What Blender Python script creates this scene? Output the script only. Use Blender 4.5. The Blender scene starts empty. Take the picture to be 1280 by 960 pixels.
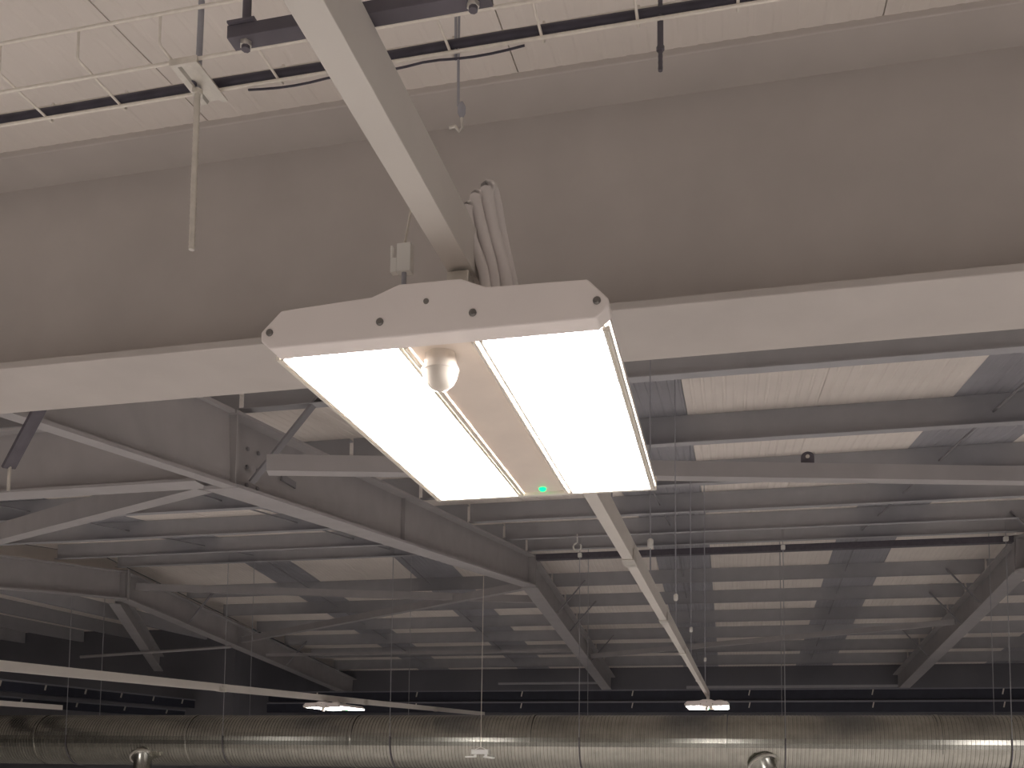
import bpy, math, random
from mathutils import Vector, Matrix
random.seed(7)
SC = bpy.context.scene
COL = SC.collection
PI = math.pi
EYE = 4.4            # height of the camera above the floor (on a lift); all z below are relative to the eye
def W(p): return Vector((p[0], p[1], p[2] + EYE))

# ------------------------------------------------------------------ camera
cam = bpy.data.objects.new('camera', bpy.data.cameras.new('camera')); COL.objects.link(cam)
yaw, pit, rol = math.radians(13.0), math.radians(4.5), math.radians(0.55)
fw = Vector((-math.sin(yaw) * math.cos(pit), math.cos(yaw) * math.cos(pit), math.sin(pit)))
rt = Vector((math.cos(yaw), math.sin(yaw), 0)); up = rt.cross(fw)
rt2 = rt * math.cos(rol) + up * math.sin(rol); up2 = up * math.cos(rol) - rt * math.sin(rol)
m = Matrix((rt2, up2, -fw)).transposed().to_4x4(); m.translation = Vector((0, 0, EYE))
cam.matrix_world = m
cam.data.sensor_width = 36; cam.data.lens = 1190 / 1280 * 36
cam.data.shift_y = (851 - 480) / 1280
cam.data.clip_start = .05; cam.data.clip_end = 200
SC.camera = cam
# ------------------------------------------------------------------ world, view, unseen lamps, some added
SC.view_settings.view_transform = 'Standard'; SC.view_settings.look = 'None'
SC.view_settings.gamma = 1; SC.view_settings.use_curve_mapping = False
SC.view_settings.exposure = 0.2
SC.cycles.use_denoising = True
SC.cycles.max_bounces = 8; SC.cycles.diffuse_bounces = 5
w = bpy.data.worlds.new('hall_ambient'); SC.world = w; w.use_nodes = True
w.node_tree.nodes['Background'].inputs[0].default_value = (.9, .92, 1, 1)
w.node_tree.nodes['Background'].inputs[1].default_value = .02
LAMP = (1.0, .95, .925)
LENS = 40.0
def unseen_lamp_area(x, y, k=1.0):
    l = bpy.data.lights.new('unseen_lamp', 'AREA'); l.shape = 'RECTANGLE'; l.size = .36; l.size_y = .6
    l.energy = 125 * k; l.color = LAMP
    o = bpy.data.objects.new('unseen_lamp', l); COL.objects.link(o); o.location = W((x, y, .30 if x == -3.9 else .45))
for x, y, k in [(-7.5, -6.3, 1), (-3.9, -6.3, 1), (-.3, -6.3, 1), (3.3, -6.3, 1), (6.9, -6.3, 1),
                (-7.5, 1.26, 1), (-3.9, 1.26, 1), (3.3, 1.26, 1), (6.9, 1.26, 1), (6.9, 8.9, 1), (3.6, 8.9, 1),
                (-3.9, 16.5, .35), (-.3, 16.5, .35), (3.3, 16.5, .35), (-7.9, 7.7, .8)]:  # back row added to lift the far roof, last lamp for the duct highlight
    unseen_lamp_area(x, y, k)

# ------------------------------------------------------------------ materials
def mat(name, col, rough=.6, metal=0., noise=.06, scale=8., bump=0., emit=None, spec=.4):
    m = bpy.data.materials.new(name); m.use_nodes = True
    nt = m.node_tree; b = nt.nodes['Principled BSDF']
    b.inputs['Roughness'].default_value = rough; b.inputs['Metallic'].default_value = metal
    b.inputs['Specular IOR Level'].default_value = spec
    if emit:
        b.inputs['Base Color'].default_value = (*col, 1)
        b.inputs['Emission Color'].default_value = (*emit[0], 1); b.inputs['Emission Strength'].default_value = emit[1]
        return m
    tc = nt.nodes.new('ShaderNodeTexCoord'); n = nt.nodes.new('ShaderNodeTexNoise')
    n.inputs['Scale'].default_value = scale; n.inputs['Detail'].default_value = 4
    nt.links.new(tc.outputs['Object'], n.inputs['Vector'])
    r = nt.nodes.new('ShaderNodeValToRGB')
    r.color_ramp.elements[0].position = .3; r.color_ramp.elements[1].position = .7
    r.color_ramp.elements[0].color = (*[c * (1 - noise) for c in col], 1)
    r.color_ramp.elements[1].color = (*[min(1, c * (1 + noise)) for c in col], 1)
    nt.links.new(n.outputs['Fac'], r.inputs['Fac']); nt.links.new(r.outputs['Color'], b.inputs['Base Color'])
    if bump:
        bp = nt.nodes.new('ShaderNodeBump'); bp.inputs['Strength'].default_value = bump; bp.inputs['Distance'].default_value = .005
        nt.links.new(n.outputs['Fac'], bp.inputs['Height']); nt.links.new(bp.outputs['Normal'], b.inputs['Normal'])
    return m
M = dict(
    floor=mat('polished_concrete', (.49, .465, .445), .4, noise=.1, scale=1.5),
    wall=mat('dark_cladding', (.16, .16, .18), .7, noise=.1, scale=1),
    sidewall=mat('hall_cladding', (.13, .125, .125), .7, noise=.06, scale=1),
    liner=mat('white_liner_sheet', (.82, .765, .715), .55, noise=.04, scale=3),
    rooflight=mat('grey_rooflight', (.34, .34, .37), .35, noise=.06, scale=4),
    galv=mat('galvanised_steel', (.40, .40, .42), .55, .0, noise=.05, scale=6),
    stay=mat('stay_steel', (.27, .265, .28), .5, noise=.06, scale=6),
    steel=mat('grey_painted_steel', (.43, .415, .42), .5, noise=.06, scale=5),
    girder=mat('cream_painted_steel', (.58, .54, .51), .5, noise=.05, scale=4),
    darksteel=mat('dark_steel', (.12, .11, .13), .5, noise=.15, scale=20),
    zinc=mat('bright_zinc', (.75, .72, .66), .35, .6, noise=.08, scale=60),
    wire=mat('zinc_wire', (.86, .81, .73), .4, .1, noise=.06, scale=80),
    rail=mat('cream_rail_paint', (.66, .63, .59), .45, noise=.03, scale=10),
    white=mat('white_lamp_paint', (.90, .84, .81), .4, noise=.02, scale=10),
    gear=mat('lamp_gear_cover', (.86, .76, .67), .4, noise=.04, scale=14),
    bead=mat('lamp_bead_trim', (.9, .86, .78), .3, .2, noise=.02),
    screw=mat('screw_steel', (.22, .21, .2), .4, .7),
    lens=mat('lit_lens', (1, 1, 1), .4, emit=(LAMP, LENS)),
    farlens=mat('bright_lens', (1, 1, 1), .4, emit=(LAMP, 150.0)),
    led=mat('green_led', (.0, .4, .1), .4, emit=((.0, 1.0, .22), 2.2)),
    sensor=mat('sensor_plastic', (.82, .76, .68), .25, noise=.02),
    cable=mat('white_cable', (.74, .70, .68), .5, noise=.04, scale=30),
    greycable=mat('grey_cable', (.38, .38, .42), .5, noise=.05, scale=30),
    darkcable=mat('dark_cable', (.06, .055, .075), .5, noise=.2, scale=30),
    duct=mat('spiral_duct_zinc', (.46, .45, .40), .27, 1.0, noise=.1, scale=9),
    navy=mat('navy_trunking', (.035, .038, .055), .5, noise=.1),
    navyedge=mat('trunking_lip', (.22, .22, .25), .5, noise=.05),
    plastic=mat('white_plastic', (.8, .79, .75), .4, noise=.02),
    panel=mat('pale_panel', (.6, .6, .58), .6, noise=.05),
)

# ------------------------------------------------------------------ mesh builder
class MB:
    def __init__(s): s.v = []; s.f = []; s.smooth = []
    def add(s, vs, fs, smooth=False):
        k = len(s.v); s.v += [Vector(p) for p in vs]
        s.f += [tuple(i + k for i in f) for f in fs]; s.smooth += [smooth] * len(fs); return s
    def box(s, a, b):
        x0, y0, z0 = a; x1, y1, z1 = b
        return s.add([(x, y, z) for x in (x0, x1) for y in (y0, y1) for z in (z0, z1)],
                     [(0, 1, 3, 2), (4, 6, 7, 5), (0, 4, 5, 1), (2, 3, 7, 6), (0, 2, 6, 4), (1, 5, 7, 3)])
    def frame(s, p, q, upv=(0, 0, 1)):
        p, q = Vector(p), Vector(q); d = (q - p).normalized(); u = Vector(upv)
        if abs(d.dot(u)) > .99: u = Vector((0, 1, 0))
        sx = d.cross(u).normalized(); uz = sx.cross(d)
        return p, q, sx, uz
    def prism(s, p, q, prof, upv=(0, 0, 1), smooth=False):
        # profile (side, up) swept from p to q
        p, q, sx, uz = s.frame(p, q, upv); n = len(prof)
        vs = [e + sx * a + uz * b for e in (p, q) for a, b in prof]
        fs = [(i, (i + 1) % n, n + (i + 1) % n, n + i) for i in range(n)]
        s.add(vs, fs, smooth); s.add(vs, [tuple(range(n - 1, -1, -1)), tuple(range(n, 2 * n))]); return s
    def bar(s, p, q, wd, h, upv=(0, 0, 1)):
        return s.prism(p, q, [(-wd / 2, -h / 2), (wd / 2, -h / 2), (wd / 2, h / 2), (-wd / 2, h / 2)], upv)
    def isec(s, p, q, h, wd, tf=.018, tw=.012, upv=(0, 0, 1)):
        # I section, p and q on the middle of the underside
        a, t = wd / 2, tw / 2
        return s.prism(p, q, [(-a, 0), (a, 0), (a, tf), (t, tf), (t, h - tf), (a, h - tf), (a, h), (-a, h), (-a, h - tf), (-t, h - tf), (-t, tf), (-a, tf)], upv)
    def tube(s, pts, r, n=8, caps=True):
        pts = [Vector(p) for p in pts]; rings = []
        for i, p in enumerate(pts):
            d = (pts[min(i + 1, len(pts) - 1)] - pts[max(i - 1, 0)]).normalized()
            u = Vector((0, 0, 1)) if abs(d.z) < .9 else Vector((0, 1, 0))
            a = d.cross(u).normalized(); b = a.cross(d)
            rr = r[i] if isinstance(r, (list, tuple)) else r
            rings.append([p + (a * math.cos(2 * PI * k / n) + b * math.sin(2 * PI * k / n)) * rr for k in range(n)])
        vs = [v for R in rings for v in R]
        fs = [(i * n + k, i * n + (k + 1) % n, (i + 1) * n + (k + 1) % n, (i + 1) * n + k) for i in range(len(pts) - 1) for k in range(n)]
        s.add(vs, fs, True)
        if caps: s.add(rings[0], [tuple(range(n - 1, -1, -1))]); s.add(rings[-1], [tuple(range(n))])
        return s
    def lathe(s, c, axis, prof, n=20, sm=True):
        # prof: (radius, distance along axis)
        c, d = Vector(c), Vector(axis).normalized()
        u = Vector((0, 0, 1)) if abs(d.z) < .9 else Vector((0, 1, 0))
        a = d.cross(u).normalized(); b = a.cross(d)
        vs = [c + d * t + (a * math.cos(2 * PI * k / n) + b * math.sin(2 * PI * k / n)) * r for r, t in prof for k in range(n)]
        fs = [(i * n + k, i * n + (k + 1) % n, (i + 1) * n + (k + 1) % n, (i + 1) * n + k) for i in range(len(prof) - 1) for k in range(n)]
        s.add(vs, fs, sm); e = (len(prof) - 1) * n
        s.add(vs[:n], [tuple(range(n - 1, -1, -1))]); s.add(vs[e:e + n], [tuple(range(n))]); return s
    def build(s, name, mt, parent=None, bevel=0):
        vs = [W(p) for p in s.v]
        lo = Vector([min(v[i] for v in vs) for i in range(3)]); hi = Vector([max(v[i] for v in vs) for i in range(3)])
        org = (lo + hi) / 2
        if parent is None: org.z = lo.z
        me = bpy.data.meshes.new(name); me.from_pydata([v - org for v in vs], [], s.f)
        for p, sm in zip(me.polygons, s.smooth): p.use_smooth = sm
        me.materials.append(M[mt] if isinstance(mt, str) else mt)
        o = bpy.data.objects.new(name, me); COL.objects.link(o)
        import bmesh
        bm = bmesh.new(); bm.from_mesh(me); bmesh.ops.recalc_face_normals(bm, faces=bm.faces); bm.to_mesh(me); bm.free()
        if parent is not None:
            o.parent = parent; wl = Vector(); q = parent
            while q: wl = wl + q.location; q = q.parent
            o.location = org - wl
        else: o.location = org
        if bevel:
            md = o.modifiers.new('bevel', 'BEVEL'); md.width = bevel; md.segments = 2; md.limit_method = 'ANGLE'
        return o
def empty(name, p):
    o = bpy.data.objects.new(name, None); COL.objects.link(o); o.location = W(p); o.empty_display_size = .05; return o
def tag(o, label, cat, group=None):
    o['label'] = label; o['category'] = cat; o['kind'] = 'thing'
    if group: o['group'] = group
    return o
def structure(o): o['kind'] = 'structure'; return o
def twin(o, loc, parent):
    c = o.copy(); COL.objects.link(c); c.parent = parent; c.location = loc; return c
def copy_tree(o, parent=None):
    c = o.copy(); COL.objects.link(c); c.parent = parent
    for ch in list(o.children): copy_tree(ch, c)
    return c

# ------------------------------------------------------------------ setting: floor, walls
XL, XR, YF, YB = -18.0, 10.0, -9.0, 20.8
structure(MB().box((XL, YF, -EYE - .2), (XR, YB, -EYE)).build('floor', 'floor'))
structure(MB().box((-9.2, YB, -EYE), (XR, YB + .2, 1.95)).build('wall_back', 'wall'))
structure(MB().box((XL, 16.4, -EYE), (-9.2, 16.6, 2.4)).build('wall_back_wing', 'wall'))
structure(MB().box((-9.4, 16.6, -EYE), (-9.2, YB + .2, 2.4)).build('wall_return', 'wall'))
structure(MB().box((XL - .2, YF, -EYE), (XL, 16.6, 3.2)).build('wall_left', 'sidewall'))
structure(MB().box((XR, YF, -EYE), (XR + .2, YB + .2, 3.2)).build('wall_right', 'sidewall'))
structure(MB().box((XL, YF - .2, -EYE), (XR, YF, 3.2)).build('wall_front', 'sidewall'))

# ------------------------------------------------------------------ ceiling: sheets and purlins
RID = 12.1; SN, SF = .11, -.105
def zs(y): return 1.53 + SN * y if y <= RID else 1.53 + SN * RID + SF * (y - RID)
ceil = empty('ceiling', (0, 6, 2.2)); structure(ceil)
def sheet(x0, x1, y0, y1, name, mt, zf=zs, rd=.0035):
    # ribbed lining panel: underside with shallow ribs along y, flat top
    mb = MB(); wd = x1 - x0; n = max(4, round(wd / .062)); prof = []
    for i in range(n):
        a = x0 + wd * i / n; p = wd / n
        prof += [(a + .003, 0), (a + p * .66, 0), (a + p * .74, rd), (a + p * .92, rd)]
    prof[0] = (x0 + .0015, rd * .8); prof.append((x1 - .0015, 0))
    k = len(prof)
    low = [[(x, y, zf(y) + d) for x, d in prof] for y in (y0, y1)]
    top = [[(x, y, zf(y) + .07) for x, d in prof] for y in (y0, y1)]
    vs = low[0] + low[1] + top[0] + top[1]; fs = []
    for i in range(k - 1):
        fs += [(i, i + 1, k + i + 1, k + i), (2 * k + i, 3 * k + i, 3 * k + i + 1, 2 * k + i + 1)]
    fs += [(0, k, 3 * k, 2 * k), (k - 1, 3 * k - 1, 4 * k - 1, 2 * k - 1)]
    mb.add(vs, fs)
    return mb.build(name, mt, ceil)
Y_SPLIT = 4.55
x = -8.93 - .53 + .9
# front strip, lining panels only
e = [-.53 + .9 * i for i in range(-9, 12)]; e = [-8.95] + [q for q in e if -8.6 < q < XR - .3] + [XR]
for a, b in zip(e, e[1:]): sheet(a, b, YF, Y_SPLIT, 'roof_sheet', 'liner', zs, .0012)
seg = []
for k in range(-2, 3):
    o = 6.0 * k
    seg += [(-1.0 + o, -.26 + o, 'r'), (-.26 + o, .535 + o, 's'), (.535 + o, 1.33 + o, 's'), (1.33 + o, 2.06 + o, 'r'),
            (2.06 + o, 3.0 + o, 's'), (3.0 + o, 4.0 + o, 's'), (4.0 + o, 5.0 + o, 's')]
for a, b, t in seg:
    a, b = max(a, -8.95), min(b, XR)
    if b - a < .1: continue
    nm, mt = ('rooflight', 'rooflight') if t == 'r' else ('roof_sheet', 'liner')
    sheet(a, b, Y_SPLIT, RID, nm, mt); sheet(a, b, RID, YB + .2, nm, mt)
structure(MB().box((-8.95, RID - .15, zs(RID) + .07), (XR, RID + .15, zs(RID) + .1)).build('trim_1', 'liner'))
fy = [YF, -2, 2, 7.727, 12.1, 16.4]; mb = MB()
for a_, b_ in zip(fy, fy[1:]):
    q = [(-8.97, y_, z_) for y_ in (a_, b_) for z_ in sorted((2.38, zs(y_) + .0))]
    mb.add(q + [(-9.0, p_[1], p_[2]) for p_ in q], [(0, 2, 3, 1), (4, 5, 7, 6), (0, 4, 6, 2), (1, 3, 7, 5), (0, 1, 5, 4), (2, 6, 7, 3)])
structure(mb.build('trim_2', 'liner'))
# purlins, one bay each: Z section 0.2 deep
FX = [-8.6, -2.57, 3.34, 9.3]
def zpurlin(length, fl=.065):
    mb = MB(); L = length / 2
    mb.box((-L, -.003, -.2), (L, .003, 0)); mb.box((-L, -fl, -.2), (L, -.003, -.195)); mb.box((-L, .003, -.006), (L, .065, 0))
    return mb
pur = None
NEAR = [-7.7, -6.16, -4.63, -3.1, -1.56, -.03, 1.5, 3.03, 4.56, 6.08, 7.6, 9.12, 10.65, 11.9]
FAR = [13.7, 14.85, 16.05, 17.2, 18.4, 19.6]
for bay in range(3):
    L = FX[bay + 1] - FX[bay] - .03
    proto = None
    for y in NEAR + FAR:
        if y == FAR[0]: proto = None
        p = ((FX[bay] + FX[bay + 1]) / 2, y, zs(y))
        if proto is None:
            proto = zpurlin(L, .065 if y < 12 else .012); proto.v = [v + Vector(p) for v in proto.v]; proto = proto.build('purlin', 'galv', ceil)
            base = proto.location - Vector((0, p[1], p[2]))
        else: twin(proto, base + Vector((0, p[1], p[2])), ceil)
# sag rods along the slope under the sheets
for xx in (-6.45, -4.45, -.66, 1.55):
    MB().tube([(xx, 4.6, zs(4.6) - .11), (xx, RID - .1, zs(RID) - .11)], .008, 6).build('sag_rod', 'stay', ceil)
    MB().tube([(xx, RID + .1, zs(RID) - .11), (xx, 19.6, zs(19.6) - .11)], .008, 6).build('sag_rod', 'stay', ceil)
# wing roof to the left: flat, purlins along y
for i in range(9):
    a = -18 + i * 1.005
    sheet(a, a + 1.0, YF, 16.6, 'roof_sheet', 'liner', lambda y: 2.38)
for xx in (-9.75, -11.1, -12.45, -13.8, -15.2, -16.6):
    MB().box((xx - .003, 3, 2.16), (xx + .003, 16.3, 2.38)).box((xx - .06, 3, 2.16), (xx, 16.3, 2.166)).build('wing_purlin', 'galv', ceil)

# ------------------------------------------------------------------ near girder
g = empty('steel_girder', (-1, 2.46, 1.11))
tag(g, 'deep cream I-beam girder crossing the whole picture behind the big lit lamp', 'girder')
MB().box((-9.2, 2.3, 1.113), (9.9, 2.618, 1.135)).build('bottom_flange', 'girder', g, .003)
MB().box((-9.2, 2.45, 1.135), (9.9, 2.466, 1.765)).build('web', 'girder', g)
MB().box((-9.2, 2.3, 1.765), (9.9, 2.618, 1.787)).build('top_flange', 'girder', g, .003)
for xx in (-2.57, 3.34): MB().box((xx - .006, 2.466, 1.135), (xx + .006, 2.61, 1.765)).build('stiffener', 'girder', g)

# ------------------------------------------------------------------ portal rafters
def zb(y): return 2.205 + .11 * (y - 12) if y <= 12.05 else 2.21 - .1 * (y - 12.05)
def rafter(x, y0, y1, label, sides, stays):
    r = empty('portal_rafter', (x, 12, zb(12)))
    tag(r, label, 'rafter', None)
    MB().isec((x + .055, y0, zb(y0)), (x + .055, 4.37, zb(4.37)), .40, .08).build('near_rafter', 'steel', r)
    MB().isec((x, 4.38, zb(4.38)), (x, 12.04, zb(12.04)), .40, .20).build('rising_rafter', 'steel', r)
    MB().isec((x, 12.06, zb(12.06)), (x, y1, zb(y1)), .40, .20).build('falling_rafter', 'steel', r)
    MB().box((x - .1, 12.03, zb(12) - .02), (x + .1, 12.07, zb(12) + .43)).build('apex_plate', 'steel', r)
    for s in (-1, 1):
        mb = MB()
        for yy in (11.98, 12.1): mb.box((x + s * .006, yy, zb(yy)), (x + s * .09, yy + .012, zb(yy) + .38))
        mb.build('stiffener', 'steel', r)
    for y in stays:
        for s in sides:
            MB().bar((x + s * .09, y - .03, zb(y) + .05), (x + s * .5, y - .03, zs(y) - .12), .012, .05, (0, 1, 0)).build('stay', 'stay', r)
    return r
F2 = rafter(-2.57, 2.69, 20.7, 'long grey portal rafter running under the lamp to the roof ridge, middle of the three', (1,), [4.56, 13.7, 14.85, 17.2])
F3 = rafter(3.34, 2.69, 20.7, 'grey portal rafter falling towards the duct at the right edge', (-1,), [10.65, 13.7, 14.85, 17.2])
F1 = rafter(-8.6, 2.69, 20.7, 'dim grey portal rafter far left, falling behind the thin cream rail', (1,), [13.7, 17.2])
# splice, bolts and clip on the middle rafter
for dz in (.06, .16, .26):
    for dy in (4.62, 4.74): MB().lathe((-2.564, dy, zb(dy) + dz), (1, 0, 0), [(.012, 0), (.012, .012)], 6).build('bolt', 'stay', F2)
MB().box((-2.564, 4.36, zb(4.4) + .018), (-2.48, 4.376, zb(4.4) + .38)).build('stiffener', 'steel', F2)
MB().box((-2.564, 7.1, zb(7.1) + .018), (-2.53, 7.116, zb(7.1) + .38)).build('stiffener', 'steel', F2)
MB().box((-2.563, 5.02, zb(5) + .16), (-2.55, 5.2, zb(5) + .20)).build('cleat', 'stay', F2)
MB().tube([(-2.55, 4.32, 1.80), (-2.54, 4.36, 1.66), (-2.54, 4.42, 1.56), (-2.55, 4.38, 1.42)], .005, 6).build('cable', 'darkcable', F2)

# valley beam between the left and the middle rafter
vb = MB().isec((-8.48, 4.40, 1.40), (-2.69, 4.40, 1.40), .36, .14, .014, .01).build('cross_beam', 'steel')
tag(vb, 'grey cross beam meeting the middle rafter at left, just below the cream girder', 'beam')
# braces
def brace(p, q, wd, h, label, mt='steel'):
    b = MB().bar(p, q, wd, h).build('roof_brace', mt); return tag(b, label, 'brace', None)
brace((-2.3, 4.36, 1.47), (3.24, 6.44, 1.68), .09, .085, 'long grey square tube brace with a dark eye tag, right of the lamp')
brace((-2.75, 4.52, 1.47), (-8.5, 8.0, 1.90), .10, .13, 'short-looking grey brace from the cross beam down to the left edge')
brace((-8.5, 15.4, 2.02), (-2.67, 12.35, 2.28), .10, .10, 'grey brace rising from the far left rafter to the apex of the middle rafter')
brace((-8.5, 12.25, 2.42), (-2.67, 13.15, 2.22), .09, .10, 'grey brace from the apex of the left rafter, lying nearly level')
brace((3.24, 15.1, 2.04), (-2.47, 17.1, 1.82), .08, .08, 'thin grey brace falling from the right rafter across the far roof')
hr = MB().isec((-8.86, 12.25, 2.17), (-10.5, 15.9, 1.52), .3, .16).build('hip_rafter', 'steel')
tag(hr, 'steep grey hip rafter dropping from the apex at far left behind the rail', 'rafter')
tag(MB().tube([(-8.5, 15.0, 1.85), (-10.9, 14.2, 1.62)], .025, 8).build('tie_bar', 'steel'), 'thin pale tie bar crossing behind the hip rafter, far left', 'tie')
tag(MB().bar((-8.5, 16.3, 1.84), (-2.67, 16.3, 1.84), .06, .05).build('eaves_tie', 'steel'), 'level grey tie between the left and middle rafters low in the dark', 'tie')
st = empty('girder_arm', (-2.33, 2.72, .9)); tag(st, 'dark slanted arm hanging below the cream girder at the left edge', 'stay')
MB().bar((-2.205, 2.66, 1.20), (-2.43, 2.75, .976), .010, .05, (0, 1, 0)).build('arm', 'darksteel', st)
MB().box((-2.26, 2.63, 1.18), (-2.16, 2.70, 1.21)).build('lug', 'darksteel', st)
MB().tube([(-2.425, 2.75, .985), (-2.425, 2.75, .895)], .006, 8).build('pin', 'zinc', st)
rt_ = MB().box((-2.46, 11.98, 2.545), (3.23, 12.08, 2.62)).build('ridge_tube', 'darksteel')
tag(rt_, 'dark ridge tube between the middle and right rafters carrying the duct wires', 'tube')
# dark eye tag on the brace
t = MB()
n = 14
arc = [(.035 * math.cos(PI * k / n), .035 + .03 * math.sin(PI * k / n)) for k in range(n + 1)]
t.prism((.42, 5.35, 1.618), (.42, 5.365, 1.618), [(-.035, 0)] + [(-a, b) for a, b in arc][::1] + [(.035, 0)] if False else [(-.035, 0), (.035, 0)] + arc)
t = t.build('eye_tag', 'darksteel'); tag(t, 'small dark round-topped eye tag standing on the square tube brace', 'tag')
MB().lathe((.42, 5.349, 1.655), (0, -1, 0), [(.011, 0), (.011, .004)], 12).build('eye', 'zinc', t)

# ------------------------------------------------------------------ lamps
def lamp_proto():
    L = empty('high_bay_light', (-.3135, 1.26, .45))
    x0, x1, y0, y1, z = -.508, -.119, .942, 1.585, .45
    def cap(ya, yb, top=True):
        pr = [(-.497, .448), (-.132, .448), (-.119, .460), (-.119, .468), (-.141, .491), (-.249, .494), (-.277, .506), (-.346, .507), (-.377, .496), (-.484, .491), (-.508, .468), (-.508, .458)]
        mb = MB(); k = len(pr)
        mb.add([(a, ya, b) for a, b in pr] + [(a, yb, b) for a, b in pr],
               [tuple(range(k)), tuple(range(2 * k - 1, k - 1, -1))] + [(i, k + i, k + (i + 1) % k, (i + 1) % k) for i in range(k)])
        return mb.build('end_cap', 'white', L, .002)
    ca = cap(.938, .968)
    for xx in (-.497, -.367, -.263, -.131):
        MB().lathe((xx, .938, .4665), (0, -1, 0), [(.0042, 0), (.0042, .0012), (.0025, .0022)], 12).build('screw', 'screw', ca)
    MB().lathe((-.315, .938, .4845), (0, -1, 0), [(.0032, 0), (.003, .0008)], 12).build('knockout', 'screw', ca)
    mb = MB(); pr = [(-.506, .458), (-.121, .458), (-.121, .466), (-.143, .489), (-.249, .492), (-.277, .503), (-.346, .504), (-.377, .494), (-.482, .489), (-.506, .466)]
    k = len(pr); mb.add([(a, .95, b) for a, b in pr] + [(a, 1.575, b) for a, b in pr], [tuple(range(k)), tuple(range(2 * k - 1, k - 1, -1))] + [(i, k + i, k + (i + 1) % k, (i + 1) % k) for i in range(k)])
    mb.build('housing', 'white', L)
    # far end lip
    MB().box((-.506, 1.575, .447), (-.119, 1.585, .470)).build('end_lip', 'bead', L, .0015)
    # lit lenses, seated between the bead trims
    for a, b in ((-.488, -.357), (-.258, -.131)):
        MB().box((a, .970, .4525), (b, 1.574, .4575)).build('lens', 'lens', L)
    # gear cover
    MB().box((-.345, .968, .4525), (-.274, 1.575, .458)).build('gear_cover', 'gear', L)
    for a in (-.502, -.496, -.3545, -.3485, -.2705, -.2615, -.1275, -.1235):
        MB().prism((a, .968, .4500), (a, 1.575, .4500), [(.0024 * math.cos(2 * PI * q / 8), .0035 * math.sin(2 * PI * q / 8)) for q in range(8)], (0, 0, 1), True).build('bead_trim', 'bead', L)
    # presence sensor
    c = (-.3175, 1.0, .4525)
    sb = MB().lathe(c, (0, 0, -1), [(.0175, 0), (.0185, .012), (.0215, .018), (.0215, .021)], 28).build('sensor', 'sensor', L)
    MB().lathe((c[0], c[1], c[2] - .021), (0, 0, -1), [(.0205, 0), (.019, .007), (.0155, .014), (.010, .019), (.004, .0215)], 28).build('sensor_dome', 'sensor', sb)
    MB().lathe((-.3085, 1.553, .4525), (0, 0, -1), [(.006, 0), (.006, .003), (.003, .0055)], 14).build('indicator', 'led', L)
    # gland on the top, brackets up to the rail
    MB().lathe((-.205, 1.03, .488), (0, 0, 1), [(.04, 0), (.04, .010), (.03, .016), (.012, .018)], 24).build('gland', 'white', L)
    for yy in (1.02, 1.46):
        MB().box((-.318, yy, .504), (-.292, yy + .03, .560)).build('bracket', 'zinc', L, .001)
    return L
lamp = lamp_proto()
tag(lamp, 'large lit twin-panel high bay lamp hung close in the middle of the picture', 'lamp')
FARLENS = {}
def lamp_at(x, y, z, label):
    c = copy_tree(lamp); c.location = W((x, y, z)); tag(c, label, 'lamp')
    for ch in c.children:
        if ch.name.startswith('lens'):
            ch.data = FARLENS.setdefault(ch.data.name, ch.data.copy()); ch.data.materials[0] = M['farlens']
        if ch.name.startswith('bracket'): ch.scale.z = .35; ch.location.z -= .018
    return c
lamp_at(-.21, 8.85, .455, 'small distant lit twin lamp at the far end of the near rail')
lamp_at(-3.9, 8.95, .455, 'small distant lit lamp under the long cream rail at left')
# cables rising from the lamp
def cab(name, pts, r, mt, label=None, cat='cable'):
    P = [Vector(p) + Vector((.006 if name == 'lamp_cable' else 0, 0, 0)) for p in pts]; out = []
    for i in range(len(P) - 1):
        p0, p1, p2, p3 = P[max(i - 1, 0)], P[i], P[i + 1], P[min(i + 2, len(P) - 1)]
        for k in range(5):
            t = k / 5
            out.append(.5 * ((2 * p1) + (p2 - p0) * t + (2 * p0 - 5 * p1 + 4 * p2 - p3) * t * t + (3 * p1 - p0 - 3 * p2 + p3) * t ** 3))
    out.append(P[-1])
    o = MB().tube(out, r, 8).build(name, mt)
    if label: tag(o, label, cat)
    return o
cab('lamp_cable', [(-.262, 1.06, .495), (-.263, 1.06, .56), (-.280, 1.06, .63), (-.288, 1.06, .678), (-.284, 1.075, .684), (-.278, 1.09, .64), (-.262, 1.10, .56), (-.255, 1.10, .495)], .0085, 'cable', 'white cable loop behind the lamp, tallest of the bunch')
cab('lamp_cable', [(-.272, 1.05, .495), (-.275, 1.05, .56), (-.292, 1.05, .63), (-.299, 1.05, .664), (-.294, 1.068, .668), (-.286, 1.08, .62), (-.268, 1.09, .55), (-.263, 1.09, .495)], .0075, 'cable', 'white cable loop behind the lamp, middle height in the bunch')
cab('lamp_cable', [(-.281, 1.04, .50), (-.284, 1.04, .56), (-.300, 1.04, .61), (-.306, 1.04, .646), (-.301, 1.056, .649), (-.294, 1.07, .61), (-.276, 1.08, .55), (-.27, 1.08, .495)], .0065, 'cable', 'white cable loop behind the lamp, shortest and nearest the rail')
cab('supply_cable', [(-.285, 1.12, .50), (-.287, 1.12, .56), (-.315, 1.13, .66), (-.320, 1.15, .70), (-.314, 1.17, .675), (-.304, 1.18, .622)], .005, 'greycable', 'thin grey supply cable rising beside the rail behind the lamp')
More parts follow.
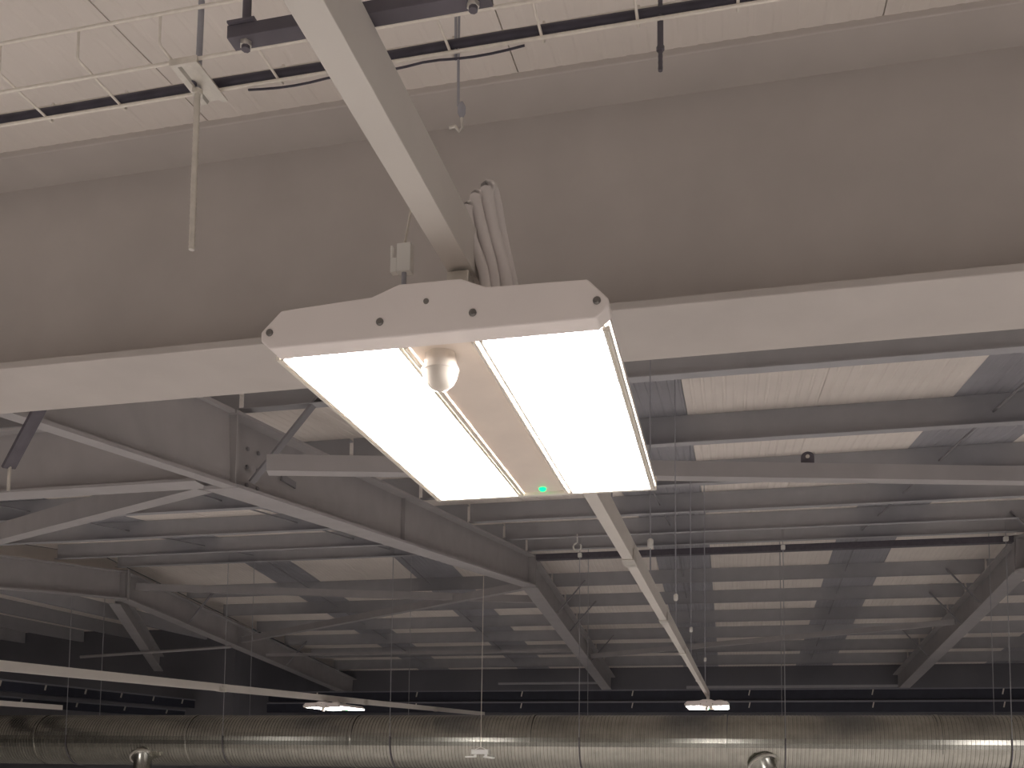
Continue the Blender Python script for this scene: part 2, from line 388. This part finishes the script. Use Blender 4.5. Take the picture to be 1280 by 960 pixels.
# suspension clip at the left of the bracket
cl = empty('suspension_clip', (-.366, 1.0, .53)); tag(cl, 'small white suspension clip with a hook, left of the rail above the lamp', 'clip')
MB().box((-.371, .995, .553), (-.354, 1.007, .587)).build('body', 'plastic', cl, .001)
MB().box((-.3785, .995, .553), (-.371, 1.004, .570)).box((-.3785, .995, .57), (-.3755, 1.0, .585)).build('hook', 'plastic', cl, .0006)
MB().tube([(-.363, 1.0, .553), (-.364, 1.0, .501)], .003, 8).build('strap', 'greycable', cl)
MB().tube([(-.363, 1.0, .587), (-.356, 1.0, .63), (-.325, 1.0, .63)], .0016, 6).build('wire', 'wire', cl)

# ------------------------------------------------------------------ lighting rails
def rail(x, xe, y0, y1, z0, z1, label, joints, wd=.030, h=.058):
    r = empty('lighting_rail', ((x + xe) / 2, (y0 + y1) / 2, (z0 + z1) / 2)); tag(r, label, 'rail', None)
    a, t = wd / 2, .004
    pr = [(-a, 0), (a, 0), (a, h), (a - t, h), (a - t, t), (-a + t, t), (-a + t, h), (-a, h)]
    ys = [y0] + joints + [y1]; f = lambda y: z0 + (z1 - z0) * (y - y0) / (y1 - y0); X = lambda y: x + (xe - x) * (y - y0) / (y1 - y0)
    for p, q in zip(ys, ys[1:]):
        MB().prism((X(p), p + .003, f(p)), (X(q), q - .003, f(q)), [(-u, v) for u, v in pr]).build('rail_length', 'rail', r, .0008)
    for q in joints:
        mb = MB(); b = a + .003
        mb.prism((X(q), q - .05, f(q) - .003), (X(q), q + .05, f(q) - .003), [(-b, 0), (b, 0), (b, h * .6), (b - .002, h * .6), (b - .002, .002), (-b + .002, .002), (-b + .002, h * .6), (-b, h * .6)])
        mb.build('coupler', 'zinc', r)
    return r
NX = lambda y: -.309 + .0107 * (y - .6)
rail(NX(-3), NX(9.3), -3.0, 9.3, .560, .572, 'cream lighting rail overhead carrying the big lit lamp', [1.30, 2.75, 4.0, 5.3, 7.2])
rail(-3.9, -3.9, -2.0, 14.9, .31, .642, 'long cream lighting rail at lower left passing over the duct', [6.75, 9.05, 9.75, 12.3])
rail(-7.9, -7.9, -2.0, 10.0, .48, .50, 'far cream lighting rail just above the duct at the left edge', [4.0, 7.0])
# hanger wires of the near rail
for i, (y, lab) in enumerate([(2.36, 'short wire hanger on the near rail, first one past the lamp'), (3.4, 'wire hanger on the near rail, second one past the lamp'),
        (4.75, 'wire hanger on the near rail, third one past the lamp'), (6.2, 'wire hanger on the near rail, fourth one past the lamp'), (8.6, 'wire hanger at the far end of the near rail by the twin lamp')]):
    hx = NX(y); h = empty('rail_hanger', (hx, y, .6)); tag(h, lab, 'hanger', 'wire hangers of the near rail')
    ztop = zs(y) - .01 if i else 1.114
    MB().tube([(hx, y, .58), (hx, y, ztop)], .0016 + .0003 * y, 6).build('wire', 'greycable', h)
    MB().lathe((hx, y, .68 + .02 * y), (0, 0, 1), [(.006, 0), (.011, .006), (.011, .03), (.006, .036)], 10).build('gripper', 'plastic', h)
# strut across the top of the near rail
st = empty('support_strut', (-.305, .72, .626)); tag(st, 'dark slotted strut clamped across the top of the near rail', 'strut')
MB().prism((-.427, .72, .626), (-.19, .72, .626), [(-.008, 0), (.008, 0), (.008, .012), (.005, .012), (.005, .003), (-.005, .003), (-.005, .012), (-.008, .012)]).build('channel', 'darksteel', st, .0008)
for xx in (-.413, -.205):
    MB().tube([(xx, .72, .619), (xx, .72, zs(.72) - .01)], .004, 8).build('rod', 'darksteel', st)
    MB().lathe((xx, .72, .626), (0, 0, -1), [(.0055, 0), (.0055, .004)], 6).build('nut', 'zinc', st)
    MB().box((xx - .013, .709, .638), (xx + .013, .731, .640)).build('plate', 'darksteel', st)

# ------------------------------------------------------------------ wire basket tray
tr = empty('basket_tray', (-.3, 1.19, 1.0)); tag(tr, 'welded wire basket cable tray crossing overhead at upper left', 'cable tray')
TX0, TX1 = -2.6, 1.4
for yy, zz, r in ((1.128, 1.046, .0027), (1.164, 1.0, .0027), (1.230, 1.0, .0027), (1.248, 1.033, .0024)):
    MB().tube([(TX0, yy, zz), (TX1, yy, zz)], r, 8).build('long_wire', 'wire', tr)
cw = None; k = 0
xx = -.918 - .1335 * 12
while xx < TX1:
    if cw is None:
        cw = MB().tube([(xx, 1.131, 1.050), (xx, 1.131, 1.006), (xx, 1.134, 1.003), (xx, 1.243, 1.003), (xx, 1.2455, 1.006), (xx, 1.2455, 1.036)], .0022, 6).build('cross_wire', 'wire', tr)
        x00, l0 = xx, cw.location.copy()
    else: twin(cw, l0 + Vector((xx - x00, 0, 0)), tr)
    xx += .1335
pts = [(TX0 + .1 * i, 1.2335 + .0012 * math.sin(i * 1.3), 1.0125) for i in range(41)]
tag(MB().tube(pts, .0075, 8).build('tray_cable', 'darkcable'), 'dark cable lying along the far side of the wire basket tray', 'cable')
pts = [(-.70 + .025 * i, 1.232, .9945 - .005 * abs(math.sin(i * .55))) for i in range(18)]
tag(MB().tube(pts, .0017, 6).build('tied_cable', 'darkcable'), 'thin dark cable tied loosely under the edge of the wire basket tray', 'cable')
# hanger with plate and threaded rod
def thread(p, q, r):
    p, q = Vector(p), Vector(q); n = max(8, int((q - p).length / .004)); pts = []; rr = []
    for i in range(n + 1): pts.append(p.lerp(q, i / n)); rr.append(r * (1.06 if i % 2 else .94))
    return MB().tube(pts, rr, 10)
h = empty('tray_hanger', (-.765, 1.2, .98)); tag(h, 'bright channel plate under the basket tray with a long rod hanging below', 'hanger')
mb = MB(); mb.prism((-.762, 1.158, .9895), (-.762, 1.242, .9895), [(-.022, 0), (-.022, .003), (-.018, .0045), (-.013, .0045), (-.011, .008), (.011, .008), (.013, .0045), (.018, .0045), (.022, .003), (.022, 0), (.012, 0), (.009, .0045), (-.009, .0045), (-.012, 0)])
mb.build('plate', 'zinc', h)
MB().box((-.784, 1.155, .9885), (-.740, 1.160, .9985)).build('plate_lip', 'zinc', h)
thread((-.772, 1.211, .741), (-.772, 1.211, .985), .0046).build('threaded_rod', 'zinc', h)
MB().tube([(-.772, 1.211, .985), (-.766, 1.211, zs(1.21))], .0046, 10).build('upper_rod', 'greycable', h)
MB().lathe((-.772, 1.211, .9895), (0, 0, -1), [(.0085, 0), (.0085, .007)], 6).build('nut', 'zinc', h)
MB().lathe((-.774, 1.200, .9935), (0, 0, -1), [(.0065, 0), (.0065, .0012)], 14).build('slot', 'darkcable', h)
h = empty('tray_rod', (-.086, 1.233, .93)); tag(h, 'short dark threaded rod with a nut hanging below the basket tray, right of the rail', 'rod')
thread((-.0865, 1.2345, .928), (-.0865, 1.2345, 1.03), .0032).build('threaded_rod', 'darksteel', h)
MB().tube([(-.0865, 1.2345, 1.03), (-.0865, 1.2345, zs(1.23))], .0026, 8).build('upper_rod', 'greycable', h)
MB().tube([(-.0865, 1.2345, .96), (-.0865, 1.2345, 1.012)], .0042, 8).build('sleeve', 'darksteel', h)
MB().lathe((-.0865, 1.2345, .957), (0, 0, 1), [(.0055, 0), (.0055, .006)], 6).build('nut', 'darksteel', h)
h = empty('tray_wire', (-.363, 1.233, .86)); tag(h, 'thin suspension wire with a toggle end dangling below the tray, right of the rail', 'wire')
MB().tube([(-.372, 1.233, zs(1.23)), (-.372, 1.233, 1.0), (-.371, 1.233, .92)], .002, 6).build('wire', 'greycable', h)
MB().tube([(-.384, 1.233, zs(1.23)), (-.376, 1.233, .99)], .002, 6).build('second_wire', 'greycable', h)
MB().lathe((-.366, 1.233, .925), (0, 0, -1), [(.002, 0), (.006, .008), (.006, .016), (.002, .024)], 10).build('gripper', 'greycable', h)
MB().tube([(-.384, 1.233, .889), (-.375, 1.233, .890), (-.369, 1.233, .882), (-.364, 1.233, .887), (-.366, 1.233, .901)], .0024, 6).build('toggle', 'zinc', h)

# ------------------------------------------------------------------ spiral duct
DY, DZ, DR = 12.25, .175, .355
d = empty('spiral_duct', (-3.6, DY, DZ - DR)); tag(d, 'large round spiral-seamed metal duct running along the bottom of the picture', 'duct')
def duct_section(x0, x1):
    pitch, nseg = .047, 40; mb = MB(); prof = [(0., 0.), (.30, .0), (.36, .007), (.64, .007), (.70, 0.)]
    xs = []; n = int(round((x1 - x0) / pitch))
    for i in range(n):
        for t, r in prof: xs.append((x0 + (i + t) * pitch, r))
    xs.append((x0 + n * pitch, 0)); vs = []
    for x_, r in xs:
        for k in range(nseg):
            a = PI + 2 * PI * k / nseg
            xk = min(max(x_ + pitch * (k / nseg) , x0), x1)
            vs.append((xk, DY - math.cos(a) * (DR + r), DZ + math.sin(a) * (DR + r)))
    last = len(xs) - 1
    ix = lambda i, k: i * nseg + k if k < nseg else min(i + 5, last) * nseg
    fs = []
    for i in range(last):
        for k in range(nseg):
            f = []
            for q in (ix(i, k), ix(i, k + 1), ix(i + 1, k + 1), ix(i + 1, k)):
                if q not in f: f.append(q)
            if len(f) > 2: fs.append(tuple(f))
    mb.add(vs, fs, False); return mb.build('duct_section', 'duct', d)
JX = [-12.3 + 2.445 * i for i in range(8)]
for a, b in zip(JX, JX[1:]): duct_section(a, b)
for xx in JX:
    MB().lathe((xx - .02, DY, DZ), (1, 0, 0), [(DR + .009, 0), (DR + .012, .008), (DR + .012, .032), (DR + .009, .04)], 40, False).build('joint_collar', 'duct', d)
# outlets low on the front
def outlet(x, ang, r, axis):
    c = Vector((x, DY - math.cos(ang) * DR * .93, DZ + math.sin(ang) * DR * .93)); ax = Vector(axis).normalized()
    o = MB().lathe(c, ax, [(r * 1.35, 0), (r * 1.38, .03), (r * 1.28, .045), (r, .06), (r * .92, .30), (r * .84, .32)], 28).build('outlet', 'duct', d)
    MB().lathe(c + ax * .03, ax, [(r * 1.42, 0), (r * 1.42, .018)], 28).build('flange', 'zinc', o)
outlet(-8.12, math.radians(-40), .125, (.34, -.5, -.8))
outlet(.36, math.radians(-42), .135, (.32, -.55, -.75))
# duct wires: front and rear of the duct at each joint
names = ['leftmost', 'second from left', 'third from left', 'fourth from left', 'fifth from left', 'rightmost']
for i, xx in enumerate((-9.30, -6.82, -4.39, -1.87, .63, 3.12)):
    for yy, side in ((DY - DR - .012, 'front'), (DY + DR + .012, 'rear')):
        top = zs(yy) - .005
        o = empty('duct_hanger', (xx, yy, DZ)); tag(o, f'thin wire holding the {side} of the spiral duct, {names[i]} of the {side} wires', 'wire', f'{side} duct wires')
        yt = yy
        MB().tube([(xx, yy, DZ + .06), (xx, yy, DZ + .4), (xx, yt, top)], .0048, 6).build('wire', 'galv', o)
        if side == 'front' and xx > -2.4: MB().box((xx - .026, yy - .025, 2.535), (xx + .026, yy + .025, 2.59)).build('clip', 'plastic', o, .008)
        s = -1 if side == 'front' else 1
        arc = [(xx, DY + s * math.cos(a) * (DR + .018), DZ + math.sin(a) * (DR + .018)) for a in [math.radians(10 - 10 * k) for k in range(11)]]
        MB().tube(arc, .007, 6).build('strap', 'darksteel', o)

# ------------------------------------------------------------------ emergency light on its own wire
e = empty('emergency_light', (-3.06, 11.55, .10)); tag(e, 'small white twin-spot emergency light hanging in front of the duct', 'lamp')
MB().box((-3.17, 11.5, .015), (-2.95, 11.6, .075)).build('body', 'plastic', e, .008)
for s in (-1, 1):
    MB().box((-3.06 + s * .07 - .014, 11.53, -.02), (-3.06 + s * .07 + .014, 11.56, .016)).build('arm', 'plastic', e)
    MB().bar((-3.06 + s * .05, 11.53, -.015), (-3.06 + s * .185, 11.5, -.03 + .01 * (s < 0)), .05, .02).build('spot', 'plastic', e)
MB().tube([(-3.06, 11.55, .105), (-3.06, 11.6, zs(11.6) - .01)], .0045, 6).build('wire', 'wire', e)
MB().tube([(-3.13, 11.55, .075), (-3.06, 11.55, .105), (-2.99, 11.55, .075)], .004, 6).build('bridle', 'wire', e)

# ------------------------------------------------------------------ dark trunkings at the back and left
def trunking(p, q, h, label, clips):
    o = empty('cable_trunking', ((p[0] + q[0]) / 2, (p[1] + q[1]) / 2, p[2])); tag(o, label, 'trunking', None)
    MB().bar((p[0], p[1], p[2] + h / 2), (q[0], q[1], q[2] + h / 2), .2, h).build('body', 'navy', o)
    MB().bar((p[0], p[1], p[2] + h + .011), (q[0], q[1], q[2] + h + .011), .24, .022).build('lip', 'navyedge', o)
    P, Q = Vector(p), Vector(q); sd = (Q - P).cross(Vector((0, 0, 1))).normalized() * .11
    if sd.y > 0: sd = -sd
    for i in range(clips):
        c = P.lerp(Q, (i + .5) / clips) + sd
        MB().bar((c.x, c.y, c.z + h * .45), (c.x + .02, c.y, c.z + h * 1.0), .018, .018).build('clip', 'zinc', o)
    return o
trunking((-8.9, 17.3, 1.02), (9.5, 17.3, 1.02), .17, 'upper dark trunking on the back wall above the duct', 9)
trunking((-8.9, 17.25, .80), (9.5, 17.25, .80), .17, 'lower dark trunking on the back wall just above the duct', 9)
trunking((-10.1, 8.2, .84), (-10.0, 16.2, .84), .14, 'upper dark trunking running towards the back at far left', 9)
trunking((-10.7, 8.2, .66), (-10.2, 16.2, .66), .12, 'lower dark trunking running towards the back at far left', 7)
tag(MB().box((-4.9, 19.9, 1.53), (-2.6, 20.0, 1.57)).build('wall_rail', 'galv'), 'thin pale rail on the dark back wall below the middle rafter', 'rail')
tag(MB().box((-.9, 19.9, 1.42), (3.2, 20.0, 1.47)).build('wall_rail', 'galv'), 'thin pale rail on the dark back wall between the rafters', 'rail')

# small white hook ring under the last rising purlin
rg = MB(); P0 = Vector((-1.70, 10.61, 2.46))
rg.tube([P0 + Vector((.045 * math.cos(a), 0, -.075 + .045 * math.sin(a))) for a in [math.radians(100 + 15 * k) for k in range(21)]], .010, 8)
rg.tube([P0 + Vector((0, 0, .075)), P0 + Vector((0, 0, -.03))], .006, 6)
tag(rg.build('hook_ring', 'plastic'), 'small white open hook ring under a purlin, left of the near rail', 'hook')
